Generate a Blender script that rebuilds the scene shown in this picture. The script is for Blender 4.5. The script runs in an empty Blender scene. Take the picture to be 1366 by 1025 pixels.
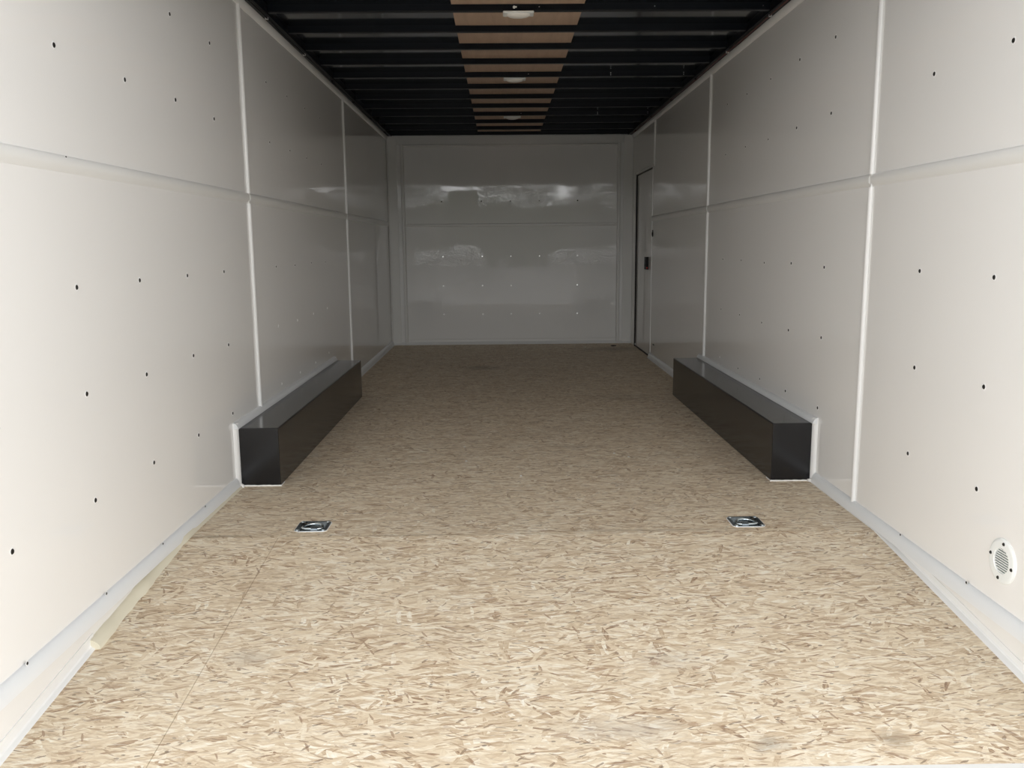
import bpy, bmesh, math, random
from mathutils import Vector, Matrix
C = bpy.context.scene.collection
S = bpy.context.scene
PI = math.pi
random.seed(7)

# ------------------------------------------------------------------ camera
def make_camera():
    pi, ya, ro = math.radians(-9.185), math.radians(0.624), math.radians(-0.488)
    fw = Vector((math.sin(ya)*math.cos(pi), math.cos(ya)*math.cos(pi), math.sin(pi)))
    r = Vector((math.cos(ya), -math.sin(ya), 0)); u = r.cross(fw)
    r2 = r*math.cos(ro) + u*math.sin(ro); u2 = -r*math.sin(ro) + u*math.cos(ro)
    m = Matrix((r2, u2, -fw)).transposed().to_4x4()
    m.translation = Vector((1.1247, 0, 1.0007))
    cd = bpy.data.cameras.new('camera'); co = bpy.data.objects.new('camera', cd); C.objects.link(co)
    co.matrix_world = m
    cd.sensor_fit = 'HORIZONTAL'; cd.sensor_width = 36; cd.lens = 1147.8/1366*36
    cd.clip_start = 0.05; cd.clip_end = 500
    S.camera = co
make_camera()

# ------------------------------------------------------------------ light: overcast sky through the open rear
SKY_STRENGTH, SKY_GLOW = 1.4, 8.4
S.view_settings.view_transform = 'Standard'; S.view_settings.look = 'None'
S.view_settings.gamma = 1; S.view_settings.use_curve_mapping = False
S.view_settings.exposure = 0.10
w = bpy.data.worlds.new('overcast_sky'); S.world = w; w.use_nodes = True
bg = w.node_tree.nodes['Background']
bg.inputs[0].default_value = (0.985, 0.99, 1.0, 1)
_t = w.node_tree; _tc = _t.nodes.new('ShaderNodeTexCoord'); _sp = _t.nodes.new('ShaderNodeSeparateXYZ'); _t.links.new(_tc.outputs['Generated'], _sp.inputs[0])
def _wm(op, a, b):      # sky luminance: ZENITH + GLOW * exp(-sin(elevation) / 0.17), brighter low down
    n = _t.nodes.new('ShaderNodeMath'); n.operation = op
    for i, v in enumerate((a, b)):
        if isinstance(v, (int, float)): n.inputs[i].default_value = v
        else: _t.links.new(v, n.inputs[i])
    return n.outputs[0]
_e = _wm('MULTIPLY', _wm('MAXIMUM', _sp.outputs[2], 0.0), -1/0.17)
_t.links.new(_wm('ADD', _wm('MULTIPLY', _wm('POWER', 2.71828, _e), SKY_GLOW), SKY_STRENGTH), bg.inputs[1])

# sampling portal over the rear opening: gives off no light, only guides the sky light through the doorway
pl = bpy.data.lights.new('sky_portal', 'AREA'); pl.shape = 'RECTANGLE'; pl.size = 2.44; pl.size_y = 2.25; pl.cycles.is_portal = True
po = bpy.data.objects.new('sky_portal', pl); C.objects.link(po)
po.location = (1.22, 1.50, .95); po.rotation_euler = (PI/2, 0, 0)

# ------------------------------------------------------------------ dimensions (metres)
W, L, H = 2.44, 8.757, 2.0645
Y0 = 1.55                    # rear opening
YK, YE, SL = 2.885, 1.705, 0.105   # floor kink, tail end, tail slope
RB, RT = 2.069, 2.103        # rafter bottom, roof underside
ZM = 1.2165                  # middle rail
SEAM_L = (3.9255, 6.3895); SEAM_R = (3.1054, 5.557, 7.5174)

# ------------------------------------------------------------------ materials
def new_mat(name, col=(.8,.8,.8), rough=.5, metal=0, spec=.5, ior=1.45):
    m = bpy.data.materials.new(name); m.use_nodes = True
    b = m.node_tree.nodes['Principled BSDF']
    b.inputs['Base Color'].default_value = (*col, 1); b.inputs['Roughness'].default_value = rough
    b.inputs['Metallic'].default_value = metal; b.inputs['IOR'].default_value = ior
    b.inputs['Specular IOR Level'].default_value = spec
    return m
class NT:
    def __init__(s, m): s.t = m.node_tree; s.n = s.t.nodes; s.b = s.n['Principled BSDF']
    def add(s, typ, **kw):
        n = s.n.new(typ)
        for k, v in kw.items(): setattr(n, k, v)
        return n
    def link(s, a, b): s.t.links.new(a, b)
    def math(s, op, a, b=None, c=None, clamp=False):
        n = s.add('ShaderNodeMath', operation=op); n.use_clamp = clamp
        for i, v in enumerate((a, b, c)):
            if v is None: continue
            if isinstance(v, (int, float)): n.inputs[i].default_value = v
            else: s.link(v, n.inputs[i])
        return n.outputs[0]
    def coords(s): return s.add('ShaderNodeTexCoord').outputs['Object']
    def mapping(s, v, loc=(0,0,0), rot=(0,0,0), scale=(1,1,1)):
        n = s.add('ShaderNodeMapping'); s.link(v, n.inputs['Vector'])
        n.inputs['Location'].default_value = loc; n.inputs['Rotation'].default_value = rot; n.inputs['Scale'].default_value = scale
        return n.outputs[0]
    def noise(s, v, scale, detail=3, rough=.5, dist=0):
        n = s.add('ShaderNodeTexNoise'); s.link(v, n.inputs['Vector'])
        n.inputs['Scale'].default_value = scale; n.inputs['Detail'].default_value = detail
        n.inputs['Roughness'].default_value = rough; n.inputs['Distortion'].default_value = dist
        return n
    def ramp(s, f, stops, interp='LINEAR'):
        n = s.add('ShaderNodeValToRGB'); s.link(f, n.inputs[0]); cr = n.color_ramp; cr.interpolation = interp
        while len(cr.elements) < len(stops): cr.elements.new(.5)
        for e, (p, c) in zip(cr.elements, stops):
            e.position = p; e.color = (*c, 1) if len(c) == 3 else c
        return n.outputs[0]
    def mix(s, fac, a, b, blend='MIX'):
        n = s.add('ShaderNodeMix', data_type='RGBA', blend_type=blend)
        if isinstance(fac, (int, float)): n.inputs['Factor'].default_value = fac
        else: s.link(fac, n.inputs['Factor'])
        for i, v in ((6, a), (7, b)):
            if isinstance(v, tuple): n.inputs[i].default_value = (*v, 1)
            else: s.link(v, n.inputs[i])
        return n.outputs[2]
    def bump(s, h, strength, dist):
        n = s.add('ShaderNodeBump'); n.inputs['Strength'].default_value = strength; n.inputs['Distance'].default_value = dist
        s.link(h, n.inputs['Height']); s.link(n.outputs[0], s.b.inputs['Normal'])
        return n

def sheet_metal(name, col, rough, wav=.004, scale=1.3, dents=False):
    m = new_mat(name, col, rough); t = NT(m); P = t.coords()
    n1 = t.noise(t.mapping(P, scale=(1, 1, .55)), scale, 2, .45)
    n2 = t.noise(t.mapping(P, scale=(1, 1, .12)), 9, 2, .5)
    h = t.math('ADD', n1.outputs[0], t.math('MULTIPLY', n2.outputs[0], .035))
    if dents:    # oil-canning of the sheet along its screw rows
        sx = t.add('ShaderNodeSeparateXYZ'); t.link(P, sx.inputs[0])
        for z, wd, a in ((.875, .055, 2.0), (1.47, .065, .8), (.58, .08, .3)):
            nn = t.noise(t.mapping(P, loc=(z*7, 0, z*3), scale=(1, 1, 1.6)), 4.5, 6, .66, .9)
            off = t.math('MULTIPLY_ADD', nn.outputs[0], .30, -.15)
            d = t.math('DIVIDE', t.math('ADD', t.math('SUBTRACT', sx.outputs[2], z), off), wd)
            g = t.math('POWER', 2.718, t.math('MULTIPLY', t.math('MULTIPLY', d, d), -1))
            n3 = t.noise(t.mapping(P, loc=(z, 3, 0), scale=(1, 1, .3)), 2.6, 2, .5)
            amp = t.math('MULTIPLY_ADD', n3.outputs[0], 3.2, -1.15, clamp=True)
            cr = t.noise(t.mapping(P, loc=(z*5, 1, 0), scale=(1, 1, 2.0)), 13, 5, .62, .8)
            h = t.math('ADD', h, t.math('MULTIPLY', t.math('MULTIPLY', g, amp), t.math('MULTIPLY_ADD', cr.outputs[0], .9*a, .55*a)))
    t.bump(h, 1, wav)
    t.b.inputs['Roughness'].default_value = rough
    v = t.noise(P, 2.2, 3, .5)
    t.link(t.mix(v.outputs[0], tuple(c*.985 for c in col), tuple(min(1, c*1.015) for c in col)), t.b.inputs['Base Color'])
    return m
M = {}
WALL = (.825, .815, .79)
M['wall'] = sheet_metal('white_prefinished_sheet', WALL, .02, .0010, .9)
M['wall'].node_tree.nodes['Principled BSDF'].inputs['IOR'].default_value = 1.62
M['back'] = sheet_metal('white_prefinished_end_sheet', (.83, .825, .81), .02, .0022, 1.2, dents=1.0)
M['trim'] = new_mat('white_vinyl_trim', (.80, .80, .785), .3)
M['trimflat'] = new_mat('off_white_vinyl_rail', (.76, .755, .73), .30)
M['cove'] = new_mat('cool_white_cove_trim', (.74, .755, .76), .3)
M['caulk'] = new_mat('white_caulk', (.82, .81, .78), .55)
M['beige'] = new_mat('cream_sealant', (.70, .655, .52), .6)
M['black'] = new_mat('gloss_black_steel', (.012, .012, .013), .16)
M['rail'] = new_mat('black_painted_steel', (.003, .0045, .007), .35, 0, .22)
M['roof'] = sheet_metal('black_roof_sheet', (.003, .0055, .0095), .10, .0012, .8)
M['roof'].node_tree.nodes['Principled BSDF'].inputs['IOR'].default_value = 1.9
M['screw_dark'] = new_mat('dark_screw', (.03, .028, .025), .45, .6)
M['screw_light'] = new_mat('bright_screw', (.95, .95, .94), .3, 1)
M['zinc'] = new_mat('zinc_plated_steel', (.62, .70, .74), .18, 1)
M['zinc_dark'] = new_mat('dark_zinc_steel', (.27, .32, .36), .22, 1)
M['plastic'] = new_mat('white_plastic', (.80, .82, .80), .35)
M['lens'] = new_mat('frosted_lens', (.86, .84, .78), .3)
M['dark'] = new_mat('dark_gap', (.01, .01, .01), .8)
M['grey'] = new_mat('vent_mesh_grey', (.05, .075, .08), .6)
M['blackplastic'] = new_mat('black_plastic', (.006, .006, .006), .5, 0, .2)
M['red'] = new_mat('red_marker', (.45, .03, .02), .4)
M['cable'] = new_mat('red_brown_cable', (.10, .022, .012), .4)
M['alu'] = new_mat('aluminium', (.7, .7, .7), .35, 1)

def plywood():
    m = new_mat('brown_plywood', rough=.55); t = NT(m); P = t.coords()
    n = t.noise(t.mapping(P, scale=(7, .8, 1)), 3, 5, .6, .6)
    c = t.ramp(n.outputs[0], [(.3, (.46, .325, .235)), (.7, (.56, .41, .30))])
    t.link(c, t.b.inputs['Base Color']); return m
M['ply'] = plywood()

def osb():
    m = new_mat('osb_board', rough=.6, spec=.3); t = NT(m); P = t.coords()
    warp = t.noise(P, 9, 2, .5)
    wv = t.add('ShaderNodeVectorMath', operation='SUBTRACT'); t.link(warp.outputs['Color'], wv.inputs[0]); wv.inputs[1].default_value = (.5, .5, .5)
    ws = t.add('ShaderNodeVectorMath', operation='SCALE'); t.link(wv.outputs[0], ws.inputs[0]); ws.inputs['Scale'].default_value = .03
    Pa = t.add('ShaderNodeVectorMath', operation='ADD'); t.link(P, Pa.inputs[0]); t.link(ws.outputs[0], Pa.inputs[1])
    PW = Pa.outputs[0]
    tone = [(0, (.28, .18, .115)), (.07, (.46, .33, .215)), (.2, (.62, .485, .335)), (.42, (.735, .61, .44)), (.7, (.82, .71, .54)), (.9, (.89, .81, .66)), (1, (.93, .88, .77))]
    col = None; hgt = None
    # (angle deg, strand length, width, share)
    for i, (a, ln, wd, share) in enumerate([(4, .11, .020, 1), (22, .085, .015, .5), (-28, .10, .017, .45), (50, .085, .016, .28), (-62, .08, .014, .22), (-9, .13, .011, .38), (85, .07, .014, .10), (14, .06, .007, .34), (-14, .045, .0055, .26)]):
        v = t.mapping(t.mapping(PW, rot=(0, 0, math.radians(a))), loc=(i*3.71, i*1.93, 0), scale=(1/ln, 1/wd, 1))
        vo = t.add('ShaderNodeTexVoronoi', voronoi_dimensions='2D', feature='F1'); vo.inputs['Scale'].default_value = 1; t.link(v, vo.inputs['Vector'])
        sp = t.add('ShaderNodeSeparateColor'); t.link(vo.outputs['Color'], sp.inputs[0])
        g = t.noise(t.mapping(t.mapping(PW, rot=(0, 0, math.radians(a))), loc=(i, 0, 0), scale=(.10, 1, 1)), 260, 2, .6)
        tv = t.math('ADD', t.math('MULTIPLY', sp.outputs[0], .88), t.math('MULTIPLY_ADD', g.outputs[0], .64, -.27))
        c = t.ramp(tv, tone)
        if col is None: col = c; hgt = sp.outputs[1]
        else:
            # a strand stops short of its cell's edge
            f = t.math('MULTIPLY', t.math('LESS_THAN', sp.outputs[2], share), t.math('LESS_THAN', vo.outputs['Distance'], .52))
            col = t.mix(f, col, c)
            hm = t.add('ShaderNodeMix', data_type='FLOAT'); t.link(f, hm.inputs[0]); t.link(hgt, hm.inputs[2]); t.link(sp.outputs[1], hm.inputs[3]); hgt = hm.outputs[0]
    # dark slivers and bark chips
    chn = t.noise(P, 160, 2, .6)
    for i, (a, ln, wd, share, k) in enumerate([(10, .032, .0045, .018, (.20, .13, .09)), (-25, .030, .006, .014, (.17, .11, .07)), (62, .040, .007, .008, (.30, .18, .11)), (-5, .050, .016, .016, (.42, .28, .18)), (-50, .03, .008, .007, (.22, .14, .09)), (30, .07, .005, .020, (.42, .30, .20)), (0, .014, .006, .012, (.12, .09, .07))]):
        v = t.mapping(t.mapping(PW, rot=(0, 0, math.radians(a))), loc=(i*5.3+40, i*2.7, 0), scale=(1/ln, 1/wd, 1))
        vo = t.add('ShaderNodeTexVoronoi', voronoi_dimensions='2D', feature='F1'); vo.inputs['Scale'].default_value = 1; t.link(v, vo.inputs['Vector'])
        sp = t.add('ShaderNodeSeparateColor'); t.link(vo.outputs['Color'], sp.inputs[0])
        f = t.math('MULTIPLY', t.math('LESS_THAN', sp.outputs[2], share), t.math('LESS_THAN', t.math('ADD', vo.outputs['Distance'], t.math('MULTIPLY', chn.outputs[0], .5)), .66))
        col = t.mix(t.math('MULTIPLY', f, .72), col, k)
    # fibre: ragged dark and pale streaks along the strands
    for i, (a, sx_, sy_, lo, hi, k, cc) in enumerate([(5, 14, 110, .56, .66, .55, (.40, .28, .18)), (-14, 20, 130, .57, .68, .45, (.46, .34, .23)), (24, 26, 100, .60, .70, .5, (.42, .30, .20)), (-3, 18, 120, .57, .70, .6, (.92, .88, .78)), (12, 34, 190, .54, .66, .35, (.52, .39, .27))]):
        fn = t.noise(t.mapping(t.mapping(PW, rot=(0, 0, math.radians(a))), loc=(i*2.3, i*7.7, 0), scale=(sx_, sy_, 1)), 1, 4, .62, .35)
        f = t.ramp(fn.outputs[0], [(lo, (0,)*3), (hi, (k,)*3)])
        col = t.mix(f, col, cc)
    # broad tone drift
    d = t.noise(t.mapping(P, scale=(.7, 1.3, 1)), 3.5, 3, .6)
    col = t.mix(t.ramp(d.outputs[0], [(.4, (.0,)*3), (.75, (.22,)*3)]), col, (.58, .50, .38))
    # scuffs and stains with shapes of their own: (x, y, rx, ry, strength)
    sx = t.add('ShaderNodeSeparateXYZ'); t.link(PW, sx.inputs[0])
    sn = t.noise(P, 22, 4, .7)
    for (x, y, rx, ry, k, cc) in [(.12, 2.90, .13, .018, .55, (.20, .15, .10)), (.95, 7.05, .16, .16, .45, (.17, .12, .08)), (2.18, 8.25, .35, .20, .4, (.14, .10, .075)),
                             (.44, 2.15, .07, .05, .4, (.40, .36, .31)), (1.40, 1.84, .16, .05, .35, (.45, .43, .40)), (1.72, 1.78, .05, .03, .55, (.25, .21, .17)),
                             (2.0, 1.79, .05, .03, .6, (.22, .17, .12)), (1.55, 2.12, .09, .06, .25, (.44, .42, .39)), (1.66, 2.92, .5, .012, .35, (.25, .19, .13)), (.9, 2.892, .5, .008, .35, (.25, .19, .13)), (1.9, 5.6, .3, .2, .2, (.2, .15, .1)), (1.50, 4.20, .12, .05, .3, (.28, .2, .14))]:
        dx = t.math('MULTIPLY', t.math('SUBTRACT', sx.outputs[0], x), 1/rx); dy = t.math('MULTIPLY', t.math('SUBTRACT', sx.outputs[1], y), 1/ry)
        r = t.math('SQRT', t.math('ADD', t.math('MULTIPLY', dx, dx), t.math('MULTIPLY', dy, dy)))
        r = t.math('ADD', r, t.math('MULTIPLY_ADD', sn.outputs[0], 1.6, -.8))
        f = t.math('MULTIPLY', t.math('SUBTRACT', 1.15, r, clamp=True), k)
        col = t.mix(f, col, cc)
    t.link(col, t.b.inputs['Base Color'])
    t.bump(hgt, .35, .0012)
    return m
M['osb'] = osb()
def gravel():
    m = new_mat('grey_gravel', rough=.9); t = NT(m); P = t.coords()
    n = t.noise(P, 30, 5, .7)
    t.link(t.ramp(n.outputs[0], [(.3, (.40, .395, .385)), (.7, (.60, .59, .575))]), t.b.inputs['Base Color']); return m
M['gravel'] = gravel()

# ------------------------------------------------------------------ mesh helpers
def bx(bm, x0, x1, y0, y1, z0, z1):
    v = [bm.verts.new((x, y, z)) for x in (x0, x1) for y in (y0, y1) for z in (z0, z1)]
    for f in ((0,1,3,2), (4,6,7,5), (0,4,5,1), (2,3,7,6), (0,2,6,4), (1,5,7,3)): bm.faces.new([v[i] for i in f])
def prism(bm, prof, a, b, fn):
    """prof: closed list of 2D points, fn(p, q, s) -> 3D point; s runs a..b"""
    A = [bm.verts.new(fn(p, q, a)) for p, q in prof]; B = [bm.verts.new(fn(p, q, b)) for p, q in prof]
    n = len(prof)
    for i in range(n): bm.faces.new((A[i], A[(i+1) % n], B[(i+1) % n], B[i]))
    bm.faces.new(A[::-1]); bm.faces.new(B)
def cyl(bm, c, ax, r, h, n=20, r2=None):
    """solid cylinder/cone from point c along unit axis ax"""
    ax = Vector(ax).normalized(); u = ax.orthogonal().normalized(); v = ax.cross(u); c = Vector(c); r2 = r if r2 is None else r2
    A = [bm.verts.new(c + (u*math.cos(2*PI*i/n) + v*math.sin(2*PI*i/n))*r) for i in range(n)]
    B = [bm.verts.new(c + ax*h + (u*math.cos(2*PI*i/n) + v*math.sin(2*PI*i/n))*r2) for i in range(n)]
    for i in range(n): bm.faces.new((A[i], A[(i+1) % n], B[(i+1) % n], B[i]))
    bm.faces.new(A[::-1]); bm.faces.new(B)
def tube(bm, pts, r, n=8, closed=False):
    pts = [Vector(p) for p in pts]; rings = []; m = len(pts); up = None
    for i, p in enumerate(pts):
        d = (pts[(i+1) % m] if (closed or i < m-1) else p) - (pts[i-1] if (closed or i > 0) else p)
        d.normalize()
        if up is None: up = d.orthogonal().normalized()
        u = (up - d*up.dot(d)).normalized(); up = u; v = d.cross(u)
        rings.append([bm.verts.new(p + (u*math.cos(2*PI*k/n) + v*math.sin(2*PI*k/n))*r) for k in range(n)])
    for i in range(m if closed else m-1):
        a, b = rings[i], rings[(i+1) % m]
        for k in range(n): bm.faces.new((a[k], a[(k+1) % n], b[(k+1) % n], b[k]))
    if not closed: bm.faces.new(rings[0][::-1]); bm.faces.new(rings[-1])
def obj(name, bm, mat, parent=None, loc=None, smooth=None, bevel=0, seg=2):
    bmesh.ops.recalc_face_normals(bm, faces=bm.faces)
    me = bpy.data.meshes.new(name); bm.to_mesh(me); bm.free()
    if smooth:
        for p in me.polygons: p.use_smooth = True
        me.set_sharp_from_angle(angle=math.radians(smooth))
    me.materials.append(mat)
    o = bpy.data.objects.new(name, me); C.objects.link(o)
    if parent: o.parent = parent
    if loc is not None: o.location = loc
    if bevel:
        b = o.modifiers.new('bevel', 'BEVEL'); b.width = bevel; b.segments = seg; b.limit_method = 'ANGLE'
    return o
def tag(o, label=None, cat=None, group=None, kind=None):
    if label: o['label'] = label
    if cat: o['category'] = cat
    if group: o['group'] = group
    if kind: o['kind'] = kind
    return o
def struct(name, bm, mat, label, cat, **kw): return tag(obj(name, bm, mat, **kw), label, cat, kind='structure')
def thing(name, label, cat, loc, group=None, rot=(0,0,0)):
    o = bpy.data.objects.new(name, None); o.empty_display_size = .05; C.objects.link(o); o.location = loc; o.rotation_euler = rot
    return tag(o, label, cat, group)
def new(): return bmesh.new()

# ------------------------------------------------------------------ floor
RINGS = [(.434, 2.999), (2.001, 2.994)]       # recessed tie-down centres
HS = .050                                     # half size of the floor cut-out
def build_floor():
    bm = new(); T = .019
    g = .0009
    xs0 = .338
    # flat boards: split in x at the long seam, holes cut by leaving cells out
    def flat(x0, x1, y0, y1, holes):
        xs = sorted({x0, x1, *[h[0]+s*HS for h in holes for s in (-1, 1)]}); ys = sorted({y0, y1, *[h[1]+s*HS for h in holes for s in (-1, 1)]})
        for i in range(len(xs)-1):
            for j in range(len(ys)-1):
                cx, cy = (xs[i]+xs[i+1])/2, (ys[j]+ys[j+1])/2
                if any(abs(cx-h[0]) < HS and abs(cy-h[1]) < HS for h in holes): continue
                bx(bm, xs[i], xs[i+1], ys[j], ys[j+1], -T, 0)
    flat(-.02, xs0-.0003, YK+.001, L+.02, [])
    flat(xs0+.0003, W+.02, YK+.001, 5.3248, RINGS)
    flat(xs0+.0003, W+.02, 5.3252, L+.02, [])
    def tail(x0, x1):
        prism(bm, [(YK-.001, 0), (YE, -SL*(YK-YE)), (YE, -SL*(YK-YE)-T), (YK-.001, -T)], x0, x1, lambda p, q, s: (s, p, q))
    tail(-.02, xs0-.0017); tail(xs0-.0004, W+.02)
    struct('floor', bm, M['osb'], 'oriented strand board floor with sloped rear tail', 'floor')
    bm = new()
    prism(bm, [(L+.02, -.0195), (YK, -.0195), (YE+.01, -.0195-SL*(YK-YE)), (YE+.01, -.07-SL*(YK-YE)), (YK, -.07), (L+.02, -.07)], -.02, W+.02, lambda p, q, s: (s, p, q))
    struct('floor_subframe', bm, M['dark'], 'dark frame under the floor boards', 'floor')
build_floor()

# rear threshold and lowered ramp, just below the picture
bm = new(); zt = -SL*(YK-YE)
prism(bm, [(YE, zt), (Y0, zt-.008), (Y0, zt-.09), (YE, zt-.09)], -.02, W+.02, lambda p, q, s: (s, p, q))
struct('trim_1', bm, M['trim'], 'white threshold strip at the rear edge of the floor', 'threshold')
bm = new()
prism(bm, [(Y0-.01, zt-.02), (-.55, -.60), (-.55, -.64), (Y0-.01, zt-.06)], 0, W, lambda p, q, s: (s, p, q))
tag(obj('ramp_door', bm, M['osb']), 'lowered wooden ramp door below the rear edge', 'ramp')
bm = new(); bx(bm, -40, 42, -60, 30, -.75, -.64)
struct('ground', bm, M['gravel'], 'grey gravel yard under the ramp', 'ground')

# added unseen tree row, sized to band the sky mirrored in the end wall
M['leaf'] = new_mat('added_tree_foliage', (.07, .09, .05), .8)
bm = new(); random.seed(21); xs = [-30+2.0*i for i in range(32)]; fr = []
for x in xs: fr.append((x, -44+random.uniform(-1, 1), 4.55+random.uniform(-.5, .6)))
prev = None
for x, y, z in fr:
    ring = [bm.verts.new(p) for p in ((x, y+1.2, -.64), (x, y+1.5, z*.5), (x, y+.7, z*.9), (x, y-.5, z), (x, y-2, z*.6), (x, y-2, -.64))]
    if prev:
        for i in range(5): bm.faces.new((prev[i], prev[i+1], ring[i+1], ring[i]))
    prev = ring
tag(obj('added_tree_row', bm, M['leaf'], smooth=60), 'added dark green tree row, unseen, that shapes the mirrored sky', 'trees', kind='structure')

# ------------------------------------------------------------------ walls
def build_walls():
    T = .04; zb = -.17
    for side, x0, x1 in (('left', -T, 0), ('right', W, W+T)):
        bm = new()
        if side == 'left':
            bx(bm, x0, x1, Y0, L+T, zb, RT+.03)
        else:   # leave out the side door opening
            d0, d1, dz = 7.60, 8.465, 1.652
            ob, ib = [(Y0, zb), (L+T, zb), (L+T, RT+.03), (Y0, RT+.03)], [(d0, 0), (d1, 0), (d1, dz), (d0, dz)]
            V = [[bm.verts.new((x, *q)) for q in ob+ib] for x in (x0, x1)]
            for i in range(4):
                j = (i+1) % 4
                for k in (0, 1): bm.faces.new((V[k][i], V[k][j], V[k][4+j], V[k][4+i]))
                bm.faces.new((V[0][i], V[0][j], V[1][j], V[1][i])); bm.faces.new((V[0][4+i], V[0][4+j], V[1][4+j], V[1][4+i]))
        o = struct('wall_'+side, bm, M['wall'], f'white glossy {side} side wall of screwed sheets', 'wall')
        M['o_'+side] = o
    bm = new(); bx(bm, 0, W, L, L+T, zb, RT+.03)
    M['o_back'] = struct('wall_back', bm, M['back'], 'white glossy end wall at the far end', 'wall')
    # outer skin round the rear opening
    bm = new(); bx(bm, -.06, W+.06, Y0-.02, Y0+.10, RB-.01, RT+.09)
    struct('trim_2', bm, M['trim'], 'white header over the rear opening', 'trim')
build_walls()

# ------------------------------------------------------------------ mouldings
_tn = [2]
def trim(bm, mat, label, **kw):
    _tn[0] += 1
    return struct('trim_%d' % _tn[0], bm, mat, label, 'trim', **kw)
def halfround(w, h, n=10, lip=.0):
    """half-oval profile, p across, q out of the wall"""
    return [(-w/2*math.cos(PI*i/n), h*math.sin(PI*i/n)) for i in range(n+1)]
def seam_strip(side, y, z0, z1, label, w=.022, h=.010):
    bm = new(); f = (lambda p, q, s: (q, y+p, s)) if side == 'left' else (lambda p, q, s: (W-q, y+p, s))
    prism(bm, [(-w/2-.006, 0), (-w/2-.006, .0012), *halfround(w, h)[0:0]] + [(-w/2, .0014)] + [(a, b+.0014) for a, b in halfround(w, h)] + [(w/2, .0014), (w/2+.006, .0012), (w/2+.006, 0)], z0, z1, f)
    bmesh.ops.remove_doubles(bm, verts=bm.verts, dist=1e-6)
    return trim(bm, M['trim'], label, smooth=40)
MH = .043
for side, ys in (('left', SEAM_L), ('right', SEAM_R)):
    for k, y in enumerate(ys):
        what = {('left', 0): 'nearer seam of the left wall', ('left', 1): 'farther seam of the left wall', ('right', 0): 'nearest seam of the right wall',
                ('right', 1): 'middle seam of the right wall', ('right', 2): 'seam of the right wall beside the door'}[(side, k)]
        if side == 'right' and k == 2:
            seam_strip(side, y, 1.655, H-.03, 'white half-round strip over the '+what); continue
        zl = .038
        if side == 'left' and k == 0: zl = .27
        if side == 'left' and k == 1: zl = .04
        if side == 'right' and k == 1: zl = .27
        seam_strip(side, y, ZM+.020, H-.03, 'white half-round strip, upper half of the '+what)
        seam_strip(side, y, zl, ZM-.024, 'white half-round strip, lower half of the '+what)
        # small end clip where four sheets meet
        bm = new(); f = (lambda p, q, s: (q, y+p, s)) if side == 'left' else (lambda p, q, s: (W-q, y+p, s))
        prism(bm, [(-.005, 0), (-.004, .006), (.004, .006), (.005, 0)], ZM-.026, ZM+.022, f)
        trim(bm, M['trimflat'], 'small white clip at the crossing, '+what)
def mid_rail(side, y0, y1, label):
    bm = new(); f = (lambda p, q, s: (q, s, ZM+p)) if side == 'left' else (lambda p, q, s: (W-q, s, ZM+p))
    prism(bm, [(-MH/2, 0), (-MH/2, .0015), (-MH/2+.004, .003), (-.008, .0085), (.008, .0095), (MH/2-.005, .006), (MH/2-.001, .004), (MH/2, 0)], y0, y1, f)
    trim(bm, M['trimflat'], label, smooth=50)
mid_rail('left', Y0, SEAM_L[0]-.010, 'white middle rail on the left wall, nearest length')
mid_rail('left', SEAM_L[0]+.010, SEAM_L[1]-.010, 'white middle rail on the left wall, between the two seams')
mid_rail('left', SEAM_L[1]+.010, L-.01, 'white middle rail on the left wall, farthest length')
mid_rail('right', Y0, SEAM_R[0]-.010, 'white middle rail on the right wall, nearest length')
mid_rail('right', SEAM_R[0]+.010, SEAM_R[1]-.010, 'white middle rail on the right wall, between the two long seams')
mid_rail('right', SEAM_R[1]+.010, 7.595, 'white middle rail on the right wall, from middle seam to door')
# ceiling coves
def cove(side, y0, y1, zc, w, h, top, mat, label):
    """concave-looking cove: top=True hangs below zc, else stands on zc"""
    s_ = -1 if top else 1
    n = 7; pr = [(0, 0)] + [(w*math.cos(PI/2*i/n)*1.0, h*math.sin(PI/2*i/n)) for i in range(n+1)]
    f = (lambda p, q, s: (p, s, zc+s_*q)) if side == 'left' else (lambda p, q, s: (W-p, s, zc+s_*q))
    bm = new(); prism(bm, pr, y0, y1, f)
    return trim(bm, mat, label, smooth=40)
for side in ('left', 'right'):
    cove(side, Y0, L, H, .016, .034, True, M['trim'], f'white cove moulding where the {side} wall meets the ceiling')
# base coves
def base(side, y0, y1, label, z=.004): cove(side, y0, y1, z, .020, .040, False, M['cove'], label)
BL0, BL1, BR0, BR1, BW, BH = 3.543, 5.702, 3.530, 5.655, .1804, .2512
base('left', Y0, BL0-.03, 'white base moulding on the left wall, nearest length')
base('left', BL1+.03, L, 'white base moulding on the left wall, behind the black box')
base('right', Y0, BR0-.03, 'white base moulding on the right wall, nearest length')
base('right', BR1+.03, 7.60, 'white base moulding on the right wall, between black box and door')
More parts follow.
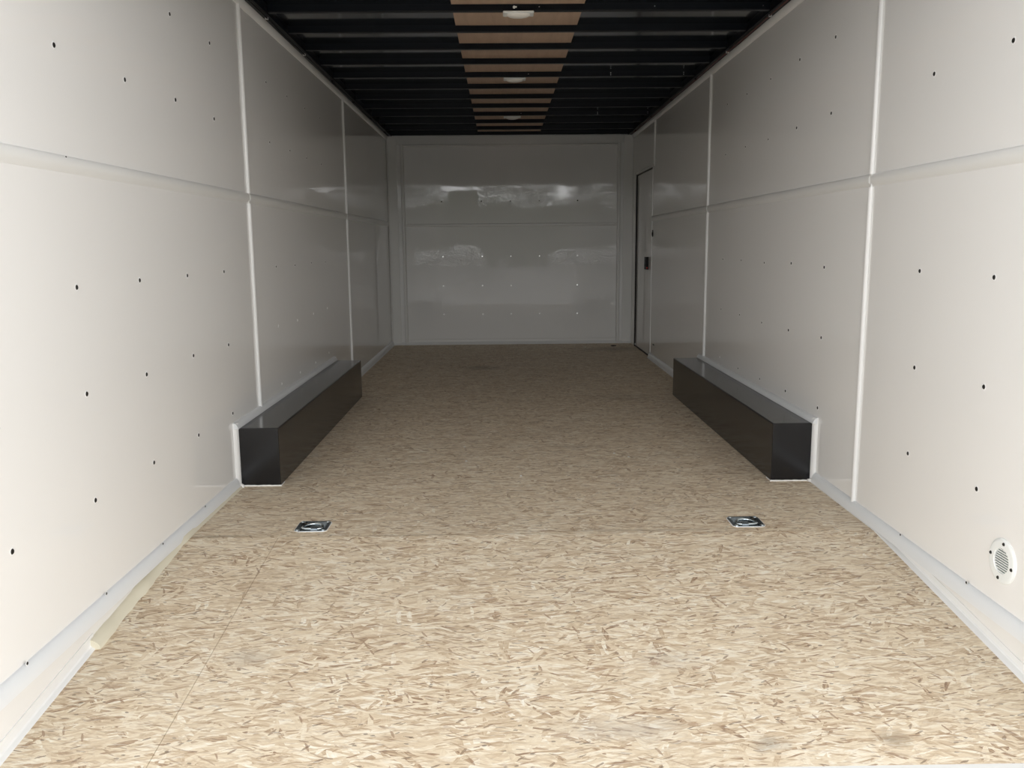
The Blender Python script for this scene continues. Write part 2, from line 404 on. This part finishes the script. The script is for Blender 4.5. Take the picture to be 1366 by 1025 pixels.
# flat strip along the foot, following the floor down the tail
def foot(side, pts, w, h, mat, label, lip=.0):
    """pts: list of (y, z). small angle strip: leg up the wall, leg on the floor"""
    bm = new(); sgn = 1 if side == 'left' else -1; x0 = 0 if side == 'left' else W
    prof = [(0, 0), (w, 0), (w, .0015), (w*.75, .004), (.005, .007), (.0022, .012), (.0022, h), (0, h)]
    rings = [[bm.verts.new((x0+sgn*p, y, z+q)) for p, q in prof] for y, z in pts]
    n = len(prof)
    for a, b in zip(rings, rings[1:]):
        for i in range(n): bm.faces.new((a[i], a[(i+1) % n], b[(i+1) % n], b[i]))
    bm.faces.new(rings[0][::-1]); bm.faces.new(rings[-1])
    return trim(bm, mat, label)
def tz(y): return -SL*(YK-y) if y < YK else 0
foot('left', [(YE, tz(YE)), (2.22, tz(2.22))], .014, .036, M['trim'], 'white angle strip along the foot of the left wall on the tail slope')
foot('right', [(YE, tz(YE)), (YK, 0), (3.50, 0)], .020, .030, M['trim'], 'white angle strip along the foot of the right wall')
foot('left', [(5.73, 0), (L, 0)], .030, .006, M['trim'], 'thin white bead on the floor behind the left black box')
foot('right', [(5.69, 0), (7.60, 0)], .030, .006, M['trim'], 'thin white bead on the floor behind the right black box')
# cream sealant strip on the left, lumpy
def sealant():
    bm = new(); random.seed(3); rings = []
    y = 2.20; ys = []
    while y < 3.52: ys.append(y); y += .03
    for y in ys:
        k = 1+.07*random.uniform(-1, 1); bulge = .003 if (y < 2.30 or abs(y-2.52) < .05 or abs(y-2.9) < .07) else 0
        w, h = .026*k+bulge, (.021 if y > YK else .024)+bulge
        z = tz(y)
        pr = [(0, 0), (w, 0), (w*.85+bulge, h*.35+bulge*.5), (w*.45+bulge, h*.72+bulge*.6), (.002, h), (0, h)]
        rings.append([bm.verts.new((p, y, z+q)) for p, q in pr])
    n = 6
    for a, b in zip(rings, rings[1:]):
        for i in range(n): bm.faces.new((a[i], a[(i+1) % n], b[(i+1) % n], b[i]))
    bm.faces.new(rings[0][::-1]); bm.faces.new(rings[-1])
    tag(obj('sealant_strip', bm, M['beige'], smooth=60), 'lumpy cream sealant strip along the foot of the left wall', 'sealant')
sealant()

# back wall frame
def back_box(x0, x1, z0, z1, d, label, mat='trimflat', bev=.003):
    bm = new(); bx(bm, x0, x1, L-d, L+.001, z0, z1); return trim(bm, M[mat], label, bevel=bev)
back_box(.0, .100, 0, H, .010, 'flat white corner strip at the left edge of the end wall')
back_box(2.345, W, 0, H, .010, 'flat white corner strip at the right edge of the end wall')
back_box(.100, 2.345, 1.985, H, .010, 'flat white strip across the top of the end wall')
def ridge(horizontal, a, s0, s1, w, h, label):
    bm = new(); pr = [(-w/2, 0), (-w/2+.003, h*.8), (-w/2+.010, h), (w/2-.010, h), (w/2-.003, h*.8), (w/2, 0)]
    if horizontal: prism(bm, pr, s0, s1, lambda p, q, s: (s, L-q, a+p))
    else: prism(bm, pr, s0, s1, lambda p, q, s: (a+p, L-q, s))
    return trim(bm, M['trimflat'], label)
ridge(False, .152, .02, 1.985, .036, .026, 'white upright moulding beside the left corner of the end wall')
ridge(False, 2.300, .02, 1.985, .036, .026, 'white upright moulding beside the right corner of the end wall')
ridge(False, .010, 0, H, .020, .018, 'thin white corner bead at the far left corner')
ridge(True, 1.976, .135, 2.317, .022, .022, 'white moulding across the top of the end wall')
ridge(True, 1.200, .170, 2.283, .030, .010, 'white middle rail across the end wall')
ridge(True, .052, .170, 2.283, .012, .006, 'narrow white bead low on the end wall')
bm = new(); prism(bm, [(0, 0), (.028, 0), (.010, .018), (0, .03)], .0, W, lambda p, q, s: (s, L-p, q))
trim(bm, M['trim'], 'white base moulding of the end wall')

# ------------------------------------------------------------------ panel screws (parts of their wall)
def screw_mesh(kind):
    bm = new(); cyl(bm, (0, 0, 0), (0, 0, 1), .0074, .0022, 14, .0056)
    cyl(bm, (0, 0, .0022), (0, 0, 1), .0028, .0008, 6)
    bmesh.ops.recalc_face_normals(bm, faces=bm.faces)
    me = bpy.data.meshes.new('panel_screw_'+kind); bm.to_mesh(me); bm.free()
    me.materials.append(M['screw_'+kind]); return me
def collar_mesh():
    bm = new(); cyl(bm, (0, 0, 0), (0, 0, 1), .0105, .0008, 16, .0090)
    bmesh.ops.recalc_face_normals(bm, faces=bm.faces)
    me = bpy.data.meshes.new('collar'); bm.to_mesh(me); bm.free(); me.materials.append(M['trim']); return me
SM = {k: screw_mesh(k) for k in ('dark', 'light')}; CM = collar_mesh()
def screw(parent, loc, axis, kind='dark', sc=1):
    q = Vector((0, 0, 1)).rotation_difference(Vector(axis))
    o = bpy.data.objects.new('panel_screw', SM[kind]); C.objects.link(o); o.parent = parent
    o.location = loc; o.rotation_mode = 'QUATERNION'; o.rotation_quaternion = q; o.scale = (sc,)*3
    c = bpy.data.objects.new('collar', CM); C.objects.link(c); c.parent = o
GY = [2.299+.4075*k for k in range(-1, 9)]
rows = (1.787, 1.505, .905, .607, .315, .048)
random.seed(11)
for side, x, ax, seams, b0, b1 in (('left', 0, (1, 0, 0), SEAM_L, BL0, BL1), ('right', W, (-1, 0, 0), SEAM_R[:2], BR0, BR1)):
    for k, y in enumerate(GY):
        for r in rows:
            if min(abs(y-s) for s in seams) < .05 and side == 'left': continue
            if side == 'right' and abs(y-3.11) < .05: continue
            if r < .1 and (y > 3.3): continue
            if r < .1: screw(M['o_'+side], (x+ax[0]*.0085, y, .046), ax, 'dark', .6); continue
            if r == 1.787 and (y < 3.0 and side == 'right'): continue
            light = (y > 4.3 and r < .7 and side == 'left') or (r in (.315,) and y > 5)
            screw(M['o_'+side], (x, y+random.uniform(-.006, .006), r+random.uniform(-.006, .006)), ax, 'light' if light else 'dark', 1 if y < 4 else .8)
screw(M['o_left'], (.005, 2.296, 1.234), (1, 0, 0), 'dark', .5)
for x in (.535, .93, 1.22, 1.507, 1.89):
    for z in (1.434, .889, .596, .308):
        if z == .596 and x == 1.507: continue
        screw(M['o_back'], (x, L, z), (0, -1, 0), 'dark' if z > 1 else 'light', .8 if 1.0 < x < 1.6 else 1)

# ------------------------------------------------------------------ side door
def door():
    d0, d1, dz = 7.60, 8.465, 1.652; g = .007
    bm = new(); bx(bm, W+.002, W+.035, d0+.0015, d1-g, .008, dz-g)
    d = struct('door_1', bm, M['wall'], 'white flush side door with black gasket at the far right', 'door')
    bm = new(); bx(bm, W-.011, W+.038, d1-g, d1+.004, 0, dz+.002); bx(bm, W-.004, W+.038, d0, d1, dz-g-.003, dz+.002); bx(bm, W-.004, W+.038, d0, d1, .002, .013)
    obj('gasket', bm, M['blackplastic'], d)
    bm = new(); bx(bm, W-.020, W+.003, 7.77, 7.872, .772, .884)
    h = obj('door_handle', bm, M['blackplastic'], d, bevel=.002)
    bm = new(); bx(bm, W-.018, W-.004, 7.769, 7.7705, .782, .794); obj('red_mark', bm, M['red'], h)
    bm = new(); bx(bm, W-.0235, W-.019, 7.80, 7.852, .80, .86); obj('latch_lever', bm, M['blackplastic'], h, bevel=.003)
    bm = new(); bx(bm, W-.006, W, 7.55, 7.562, 1.060, 1.118); bx(bm, W-.008, W, 7.545, 7.567, 1.076, 1.100)
    obj('strike_slot', bm, M['dark'], d)
    bm = new(); bx(bm, W-.003, W, 7.40, 7.46, .128, .138); obj('scuff_plate', bm, M['grey'], M['o_right'])
    bm = new(); bx(bm, W-.004, W, 8.455, 8.475, .0, .03); bx(bm, W-.004, W, d0-.004, d0-.001, .04, 1.652); obj('door_edge_bead', bm, M['trim'], d)
    # frame strip above the door
    bm = new(); bx(bm, W-.004, W, d0, d1+.03, dz+.0, dz+.022); trim(bm, M['trimflat'], 'narrow white strip over the side door', bevel=.0015)
door()

# ------------------------------------------------------------------ black wheel boxes
def wheel_box(side, y0, y1, label):
    s = 1 if side == 'left' else -1; x0 = 0 if side == 'left' else W
    t = thing('wheel_well_box', label, 'wheel box', (x0, (y0+y1)/2, 0), 'black boxes over the wheels')
    hy = (y1-y0)/2
    def X(a, b): return (min(s*a, s*b), max(s*a, s*b))
    bm = new(); a, b = X(.001, BW); bx(bm, a, b, -hy, hy, .0015, BH)
    obj('body', bm, M['black'], t, bevel=.0035, seg=3)
    # folded lid flange lines: a thin seam along the top inner edge
    bm = new(); a, b = X(BW-.0005, BW+.0008); bx(bm, a, b, -hy+.004, hy-.004, BH-.006, BH-.0045)
    obj('fold_line', bm, M['rail'], t)
    # caulk bead round the foot, lumpy
    bm = new(); random.seed(5 if s > 0 else 9)
    path = [(s*(.007+i*.0125), -hy-.001) for i in range(15)] + [(s*(BW+.001), -hy+i*.02) for i in range(4)]
    rings = []
    for i, (x, y) in enumerate(path):
        r = .0035+.002*random.random() if i < 15 else .0022+.0012*random.random()
        rings.append((x, y, .0015, r))
    prev = None
    for (x, y, z, r) in rings:
        ring = []
        for k in range(6):
            a = 2*PI*k/6
            ring.append(bm.verts.new((x+s*r*math.cos(a)*.7+(0 if 1 else 0), y-r*math.cos(a)*.7, z+r*math.sin(a))))
        if prev:
            for k in range(6): bm.faces.new((prev[k], prev[(k+1) % 6], ring[(k+1) % 6], ring[k]))
        prev = ring
    obj('caulk_bead', bm, M['caulk'], t, smooth=60)
    # blob of caulk at the wall corner
    bm = new(); bmesh.ops.create_icosphere(bm, subdivisions=2, radius=.014)
    for v in bm.verts: v.co = Vector((v.co.x*1.1, v.co.y*.8, v.co.z*.7))*(1+.25*random.uniform(-1, 1))+Vector((s*.016, -hy-.012, .005)); v.co.x = s*max(.001, s*v.co.x)
    obj('caulk_blob', bm, M['caulk'], t, smooth=60)
    return t
wheel_box('left', BL0, BL1, 'long black wheel box against the left wall')
wheel_box('right', BR0, BR1, 'long black wheel box against the right wall')
# white quarter-round round the boxes, on the walls
def box_trim(side, y0, y1):
    sg = (lambda v: v) if side == 'left' else (lambda v: W-v)
    r = .022; n = 7; pr = [(0, 0)] + [(r*math.cos(PI/2*i/n), r*1.15*math.sin(PI/2*i/n)) for i in range(n+1)]
    bm = new(); prism(bm, pr, y0-.024, y1+.01, lambda p, q, s: (sg(p), s, BH+q+.0005))
    trim(bm, M['cove'], f'white quarter-round along the top of the {side} black box', smooth=40)
    pr = [(0, 0)] + [(.016*math.cos(PI/2*i/n), .024*math.sin(PI/2*i/n)) for i in range(n+1)]
    bm = new(); prism(bm, pr, .0, BH+.024, lambda p, q, s: (sg(p), y0-q-.0006, s))
    trim(bm, M['trim'], f'white upright quarter-round at the front end of the {side} black box', smooth=40)
    bm = new(); prism(bm, pr, .0, BH+.02, lambda p, q, s: (sg(p), y1+q+.0006, s))
    trim(bm, M['trim'], f'white upright quarter-round at the rear end of the {side} black box', smooth=40)
box_trim('left', BL0, BL1); box_trim('right', BR0, BR1)

# ------------------------------------------------------------------ recessed floor rings
def tie_down(cx, cy, flip, label):
    t = thing('floor_tie_down', label, 'tie-down ring', (cx, cy, 0), 'recessed tie-down rings in the floor')
    s = -1 if flip else 1
    # pan: flange, sloping dish, flat bottom
    bm = new(); n = 8
    def rr(h, r, z, hy=None):
        hy = hy or h; pts = []
        for qx, qy, a0 in ((1, 1, 0), (-1, 1, 90), (-1, -1, 180), (1, -1, 270)):
            for i in range(n):
                a = math.radians(a0+90*i/(n-1)); pts.append(((h-r)*qx+r*math.cos(a), (hy-r)*qy+r*math.sin(a), z))
        return [bm.verts.new(p) for p in pts]
    loops = [rr(.0575, .020, .0003), rr(.0570, .020, .0028), rr(.048, .018, .0030), rr(.046, .018, .0015), rr(.040, .020, -.0090), rr(.034, .020, -.0130), rr(.027, .018, -.0120), rr(.018, .014, -.0065), rr(.008, .007, -.0045)]
    for a, b in zip(loops, loops[1:]):
        k = len(a)
        for i in range(k): bm.faces.new((a[i], a[(i+1) % k], b[(i+1) % k], b[i]))
    bm.faces.new(loops[-1]); 
    obj('pan', bm, M['zinc_dark'], t, smooth=35)
    # D-shaped ring lying in the dish, its open end held in a strap at the front
    bm = new(); pts = []
    for i in range(21):
        a = PI*i/20; pts.append((.035*math.cos(a), -.012+.040*math.sin(a), .0015))
    pts += [(-.034, -.020, .001), (-.030, -.0255, .001), (-.022, -.028, .001), (.022, -.028, .001), (.030, -.0255, .001), (.034, -.020, .001)]
    tube(bm, pts, .0056, 12, True)
    obj('ring', bm, M['zinc'], t, smooth=60)
    bm = new(); prism(bm, [(-.040, -.002), (-.036, .005), (-.028, .0078), (-.020, .005), (-.017, -.004), (-.019, -.004), (-.022, .003), (-.028, .0062), (-.035, .003), (-.037, -.002)], -.012+s*.010, .012+s*.010, lambda p, q, v: (v, p, q))
    obj('strap', bm, M['zinc_dark'], t, bevel=.0006)
    for qx in (-1, 1):
        for qy in (-1, 1):
            bm = new(); cyl(bm, (qx*.046, qy*.046, .0026), (0, 0, 1), .0075, .0032, 16, .0052)
            obj('bolt', bm, M['zinc'], t, smooth=30)
    # pale caulk line round the flange
    bm = new(); pts = []
    for qx, qy, a0 in ((1, 1, 0), (-1, 1, 90), (-1, -1, 180), (1, -1, 270)):
        for i in range(7):
            a = math.radians(a0+90*i/6); pts.append(((.0585-.020)*qx+.020*math.cos(a), (.0585-.020)*qy+.020*math.sin(a), .0005))
    tube(bm, pts, .0016, 6, True); obj('caulk_line', bm, M['caulk'], t, smooth=60)
tie_down(*RINGS[0], False, 'recessed zinc tie-down ring in the floor, left one, near the left black box')
tie_down(*RINGS[1], True, 'recessed zinc tie-down ring in the floor, right one, near the right black box')

# ------------------------------------------------------------------ round vent, lower right
def vent():
    cy, cz = 2.151, .166; R = .0605
    t = thing('round_vent', 'round white louvred vent low on the right wall', 'vent', (W, cy, cz), rot=(0, -PI/2, 0))
    # local z points into the room, local x up
    n = 48; bm = new()
    prof = [(R, .0), (R, .0025), (R-.004, .0055), (R-.008, .006), (.0345, .006), (.0335, .005), (.033, .001)]
    rings = [[bm.verts.new((r*math.cos(2*PI*i/n), r*math.sin(2*PI*i/n), z)) for i in range(n)] for r, z in prof]
    for a, b in zip(rings, rings[1:]):
        for i in range(n): bm.faces.new((a[i], a[(i+1) % n], b[(i+1) % n], b[i]))
    obj('flange', bm, M['plastic'], t, smooth=40)
    bm = new(); cyl(bm, (0, 0, .0), (0, 0, 1), .0335, .0012, n); obj('back_mesh', bm, M['grey'], t)
    bm = new()
    k = 10
    for i in range(k):
        x = -.030+.060*i/(k-1); hw = math.sqrt(max(.0333**2-x*x, 0))
        prism(bm, [(x-.0015, .0012), (x-.0013, .0046), (x+.0013, .0046), (x+.0015, .0012)], -hw, hw, lambda p, q, s: (p, s, q))
    obj('louvre', bm, M['plastic'], t)
    for a in (45+37, 135+37, 225+37, 315+37):
        a = math.radians(a); bm = new(); cyl(bm, (.0485*math.cos(a), .0485*math.sin(a), .0055), (0, 0, 1), .0052, .003, 14, .0035)
        obj('screw', bm, M['screw_dark'], t, smooth=30)
vent()

# ------------------------------------------------------------------ roof
bm = new(); bx(bm, -.04, W+.04, Y0, L+.04, RT, RT+.03)
struct('ceiling', bm, M['roof'], 'shiny black roof sheet above the rafters', 'ceiling')
FAR = [4.232, 4.621, 5.011, 5.398, 5.806, 6.213, 6.629, 7.055, 7.477, 7.920, 8.352]
near = [FAR[0]-.405*k for k in range(6, 0, -1)]
RW = .030
allr = near + FAR + [8.742]
def ordinal(n): return {1: 'first', 2: 'second', 3: 'third', 4: 'fourth', 5: 'fifth', 6: 'sixth', 7: 'seventh', 8: 'eighth', 9: 'ninth', 10: 'tenth', 11: 'eleventh', 12: 'twelfth', 13: 'thirteenth', 14: 'fourteenth', 15: 'fifteenth', 16: 'sixteenth', 17: 'seventeenth', 18: 'eighteenth'}[n]
def rafter_mesh():
    bm = new(); x0, x1 = .058, W-.058
    # rolled channel: two webs and a bottom, slightly rounded
    prism(bm, [(-RW, RT-RB), (-RW, .004), (-RW+.0015, .0012), (-RW+.004, 0), (-.004, 0), (-.0015, .0012), (0, .004), (0, RT-RB)], x0, x1, lambda p, q, s: (s, p, q))
    bmesh.ops.recalc_face_normals(bm, faces=bm.faces)
    me = bpy.data.meshes.new('roof_rafter'); bm.to_mesh(me); bm.free(); me.materials.append(M['rail']); return me
RM = rafter_mesh()
def tip_mesh():
    bm = new(); cyl(bm, (0, 0, 0), (0, -1, 0), .0028, .004, 8, .0018); bmesh.ops.recalc_face_normals(bm, faces=bm.faces)
    me = bpy.data.meshes.new('screw'); bm.to_mesh(me); bm.free(); me.materials.append(M['screw_light']); return me
TM = tip_mesh()
rafters = []
for i, y in enumerate(allr):
    n = len(allr)-i
    o = bpy.data.objects.new('roof_rafter', RM); C.objects.link(o); o.location = (0, y, RB)
    lab = 'black steel roof rafter, the one nearest the end wall' if n == 1 else f'black steel roof rafter, {ordinal(n)} one counted from the end wall'
    if i < 5: lab = 'black steel roof rafter near the rear opening, '+ordinal(i+1)+' from the opening'
    tag(o, lab, 'rafter', 'roof rafters'); rafters.append(o)
def tips(idx, xs):
    for x, z in xs:
        c = bpy.data.objects.new('screw', TM); C.objects.link(c); c.parent = rafters[idx]; c.location = (x, -RW, z)
b = len(near)
tips(b, [(1.311, .018), (1.846, .018), (2.35, .018)])
tips(b+4, [(1.31, .016), (1.84, .008), (1.84, .020), (2.31, .008), (2.31, .020)])
tips(b+8, [(1.30, .016), (1.94, .008), (1.94, .020), (2.36, .008), (2.36, .020)])

# plywood strip: sheets laid end to end
bm = new(); bx(bm, .905, 1.520, Y0+.1, L-.001, RT-.0035, RT-.0004)
tag(obj('plywood_strip', bm, M['ply']), 'long brown plywood strip down the middle of the roof', 'plywood')

# black side rails with slots, cable and clips
for side in ('left', 'right'):
    sg = (lambda v: v) if side == 'left' else (lambda v: W-v)
    bm = new()
    prism(bm, [(0, H+.0005), (.052, H+.0035), (.052, H-.004+.002), (.0555, H-.003), (.0575, H+.004), (.0575, RT), (0, RT)], Y0+.1, L, lambda p, q, s: (sg(p), s, q))
    r = trim(bm, M['rail'], f'black steel roof rail along the top of the {side} wall', smooth=20)
    bm = new()
    for k, y in enumerate(allr):
        for dy in (.07, .20, .32):
            bx(bm, min(sg(.0575), sg(.0583)), max(sg(.0575), sg(.0583)), y+dy, y+dy+.05, H+.012, H+.020)
    obj('slot_lip', bm, M['screw_dark'], r)
def cable(side, label, mat):
    s = (lambda v: v) if side == 'left' else (lambda v: W-v)
    bm = new(); pts = []; y = Y0+.12; random.seed(2)
    while y < L-.05:
        pts.append((s(.034+.003*math.sin(y*5)+.002*random.random()), y, H-.005+.0015*math.sin(y*3.1))); y += .1
    tube(bm, pts, .0034, 6)
    o = obj('cable', bm, mat, smooth=60); tag(o, label, 'cable')
    for k in range(2, len(allr), 2):
        y = allr[k]+.04; bm = new(); bx(bm, min(s(.026), s(.042)), max(s(.026), s(.042)), y, y+.008, H-.0095, H+.0015)
        obj('cable_clip', bm, M['screw_light'] if (k == 6 or k == 8) else M['blackplastic'], o, bevel=.001)
cable('right', 'thin red-brown cable clipped under the roof rail of the right wall', M['cable'])
cable('left', 'thin black cable clipped under the roof rail of the left wall', M['blackplastic'])

# dome lights
def dome_light():
    t = thing('dome_light', 'small white dome light under the roof, the nearest of three', 'light', (1.215, 4.230, RB-.0005), 'dome lights under the roof')
    bm = new(); bx(bm, -.072, .072, -.040, .040, -.009, 0); obj('housing', bm, M['plastic'], t, bevel=.004)
    bm = new(); n = 32; rings = []
    for j in range(7):
        a = PI/2*j/6; r = math.cos(a); z = -.009-.016*math.sin(a)
        if j == 6: break
        rings.append([bm.verts.new((.056*r*abs(math.cos(2*PI*i/n))**.75*math.copysign(1, math.cos(2*PI*i/n)), .032*r*abs(math.sin(2*PI*i/n))**.75*math.copysign(1, math.sin(2*PI*i/n)), z)) for i in range(n)])
    for a, b_ in zip(rings, rings[1:]):
        for i in range(n): bm.faces.new((a[i], a[(i+1) % n], b_[(i+1) % n], b_[i]))
    bm.faces.new(rings[-1])
    obj('lens', bm, M['lens'], t, smooth=50)
    bm = new(); cyl(bm, (-.020, -.041, .014), (0, -1, 0), .007, .006, 10, .005); bx(bm, -.020, -.008, -.046, -.041, .011, .017)
    obj('wire_connector', bm, M['plastic'], t)
    return t
def dup(root, loc, label):
    r = root.copy(); C.objects.link(r); r.location = loc; r['label'] = label
    for ch in list(root.children):
        c = ch.copy(); C.objects.link(c); c.parent = r
    return r
dl = dome_light()
dup(dl, (1.222, 5.835, RB-.0005), 'small white dome light under the roof, the middle of three')
dup(dl, (1.228, 7.515, RB-.0005), 'small white dome light under the roof, the farthest of three')

# ------------------------------------------------------------------ scraps on the floor
def scrap(name, x, y, sx, sy, sz, mat, label, cat, seed, group=None):
    random.seed(seed); bm = new(); bmesh.ops.create_icosphere(bm, subdivisions=1, radius=1)
    for v in bm.verts:
        v.co = Vector((v.co.x*sx, v.co.y*sy, v.co.z*sz))*(1+.3*random.uniform(-1, 1)); v.co.z = max(v.co.z, -sz*.6)
    z0 = min(v.co.z for v in bm.verts)
    tag(obj(name, bm, mat, loc=(x, y, -z0+tz(y))), label, cat, group)
M['chip'] = new_mat('dark_bark', (.05, .03, .02), .8); M['fleck'] = new_mat('white_fleck', (.85, .84, .8), .6)
scrap('bark_scrap', 2.225, 8.50, .030, .045, .006, M['chip'], 'dark bark scrap on the floor near the end wall and side door', 'scrap', 1)

for k, (x, y) in enumerate([(.62, 8.35), (1.94, 8.42), (.93, 4.22), (1.66, 4.05), (1.72, 3.98), (.95, 3.93), (1.20, 3.66)]):
    scrap('white_fleck', x, y, .006 if y < 5 else .014, .007 if y < 5 else .016, .002, M['fleck'], 'tiny white fleck lying on the board floor', 'fleck', 30+k, 'white flecks on the floor')
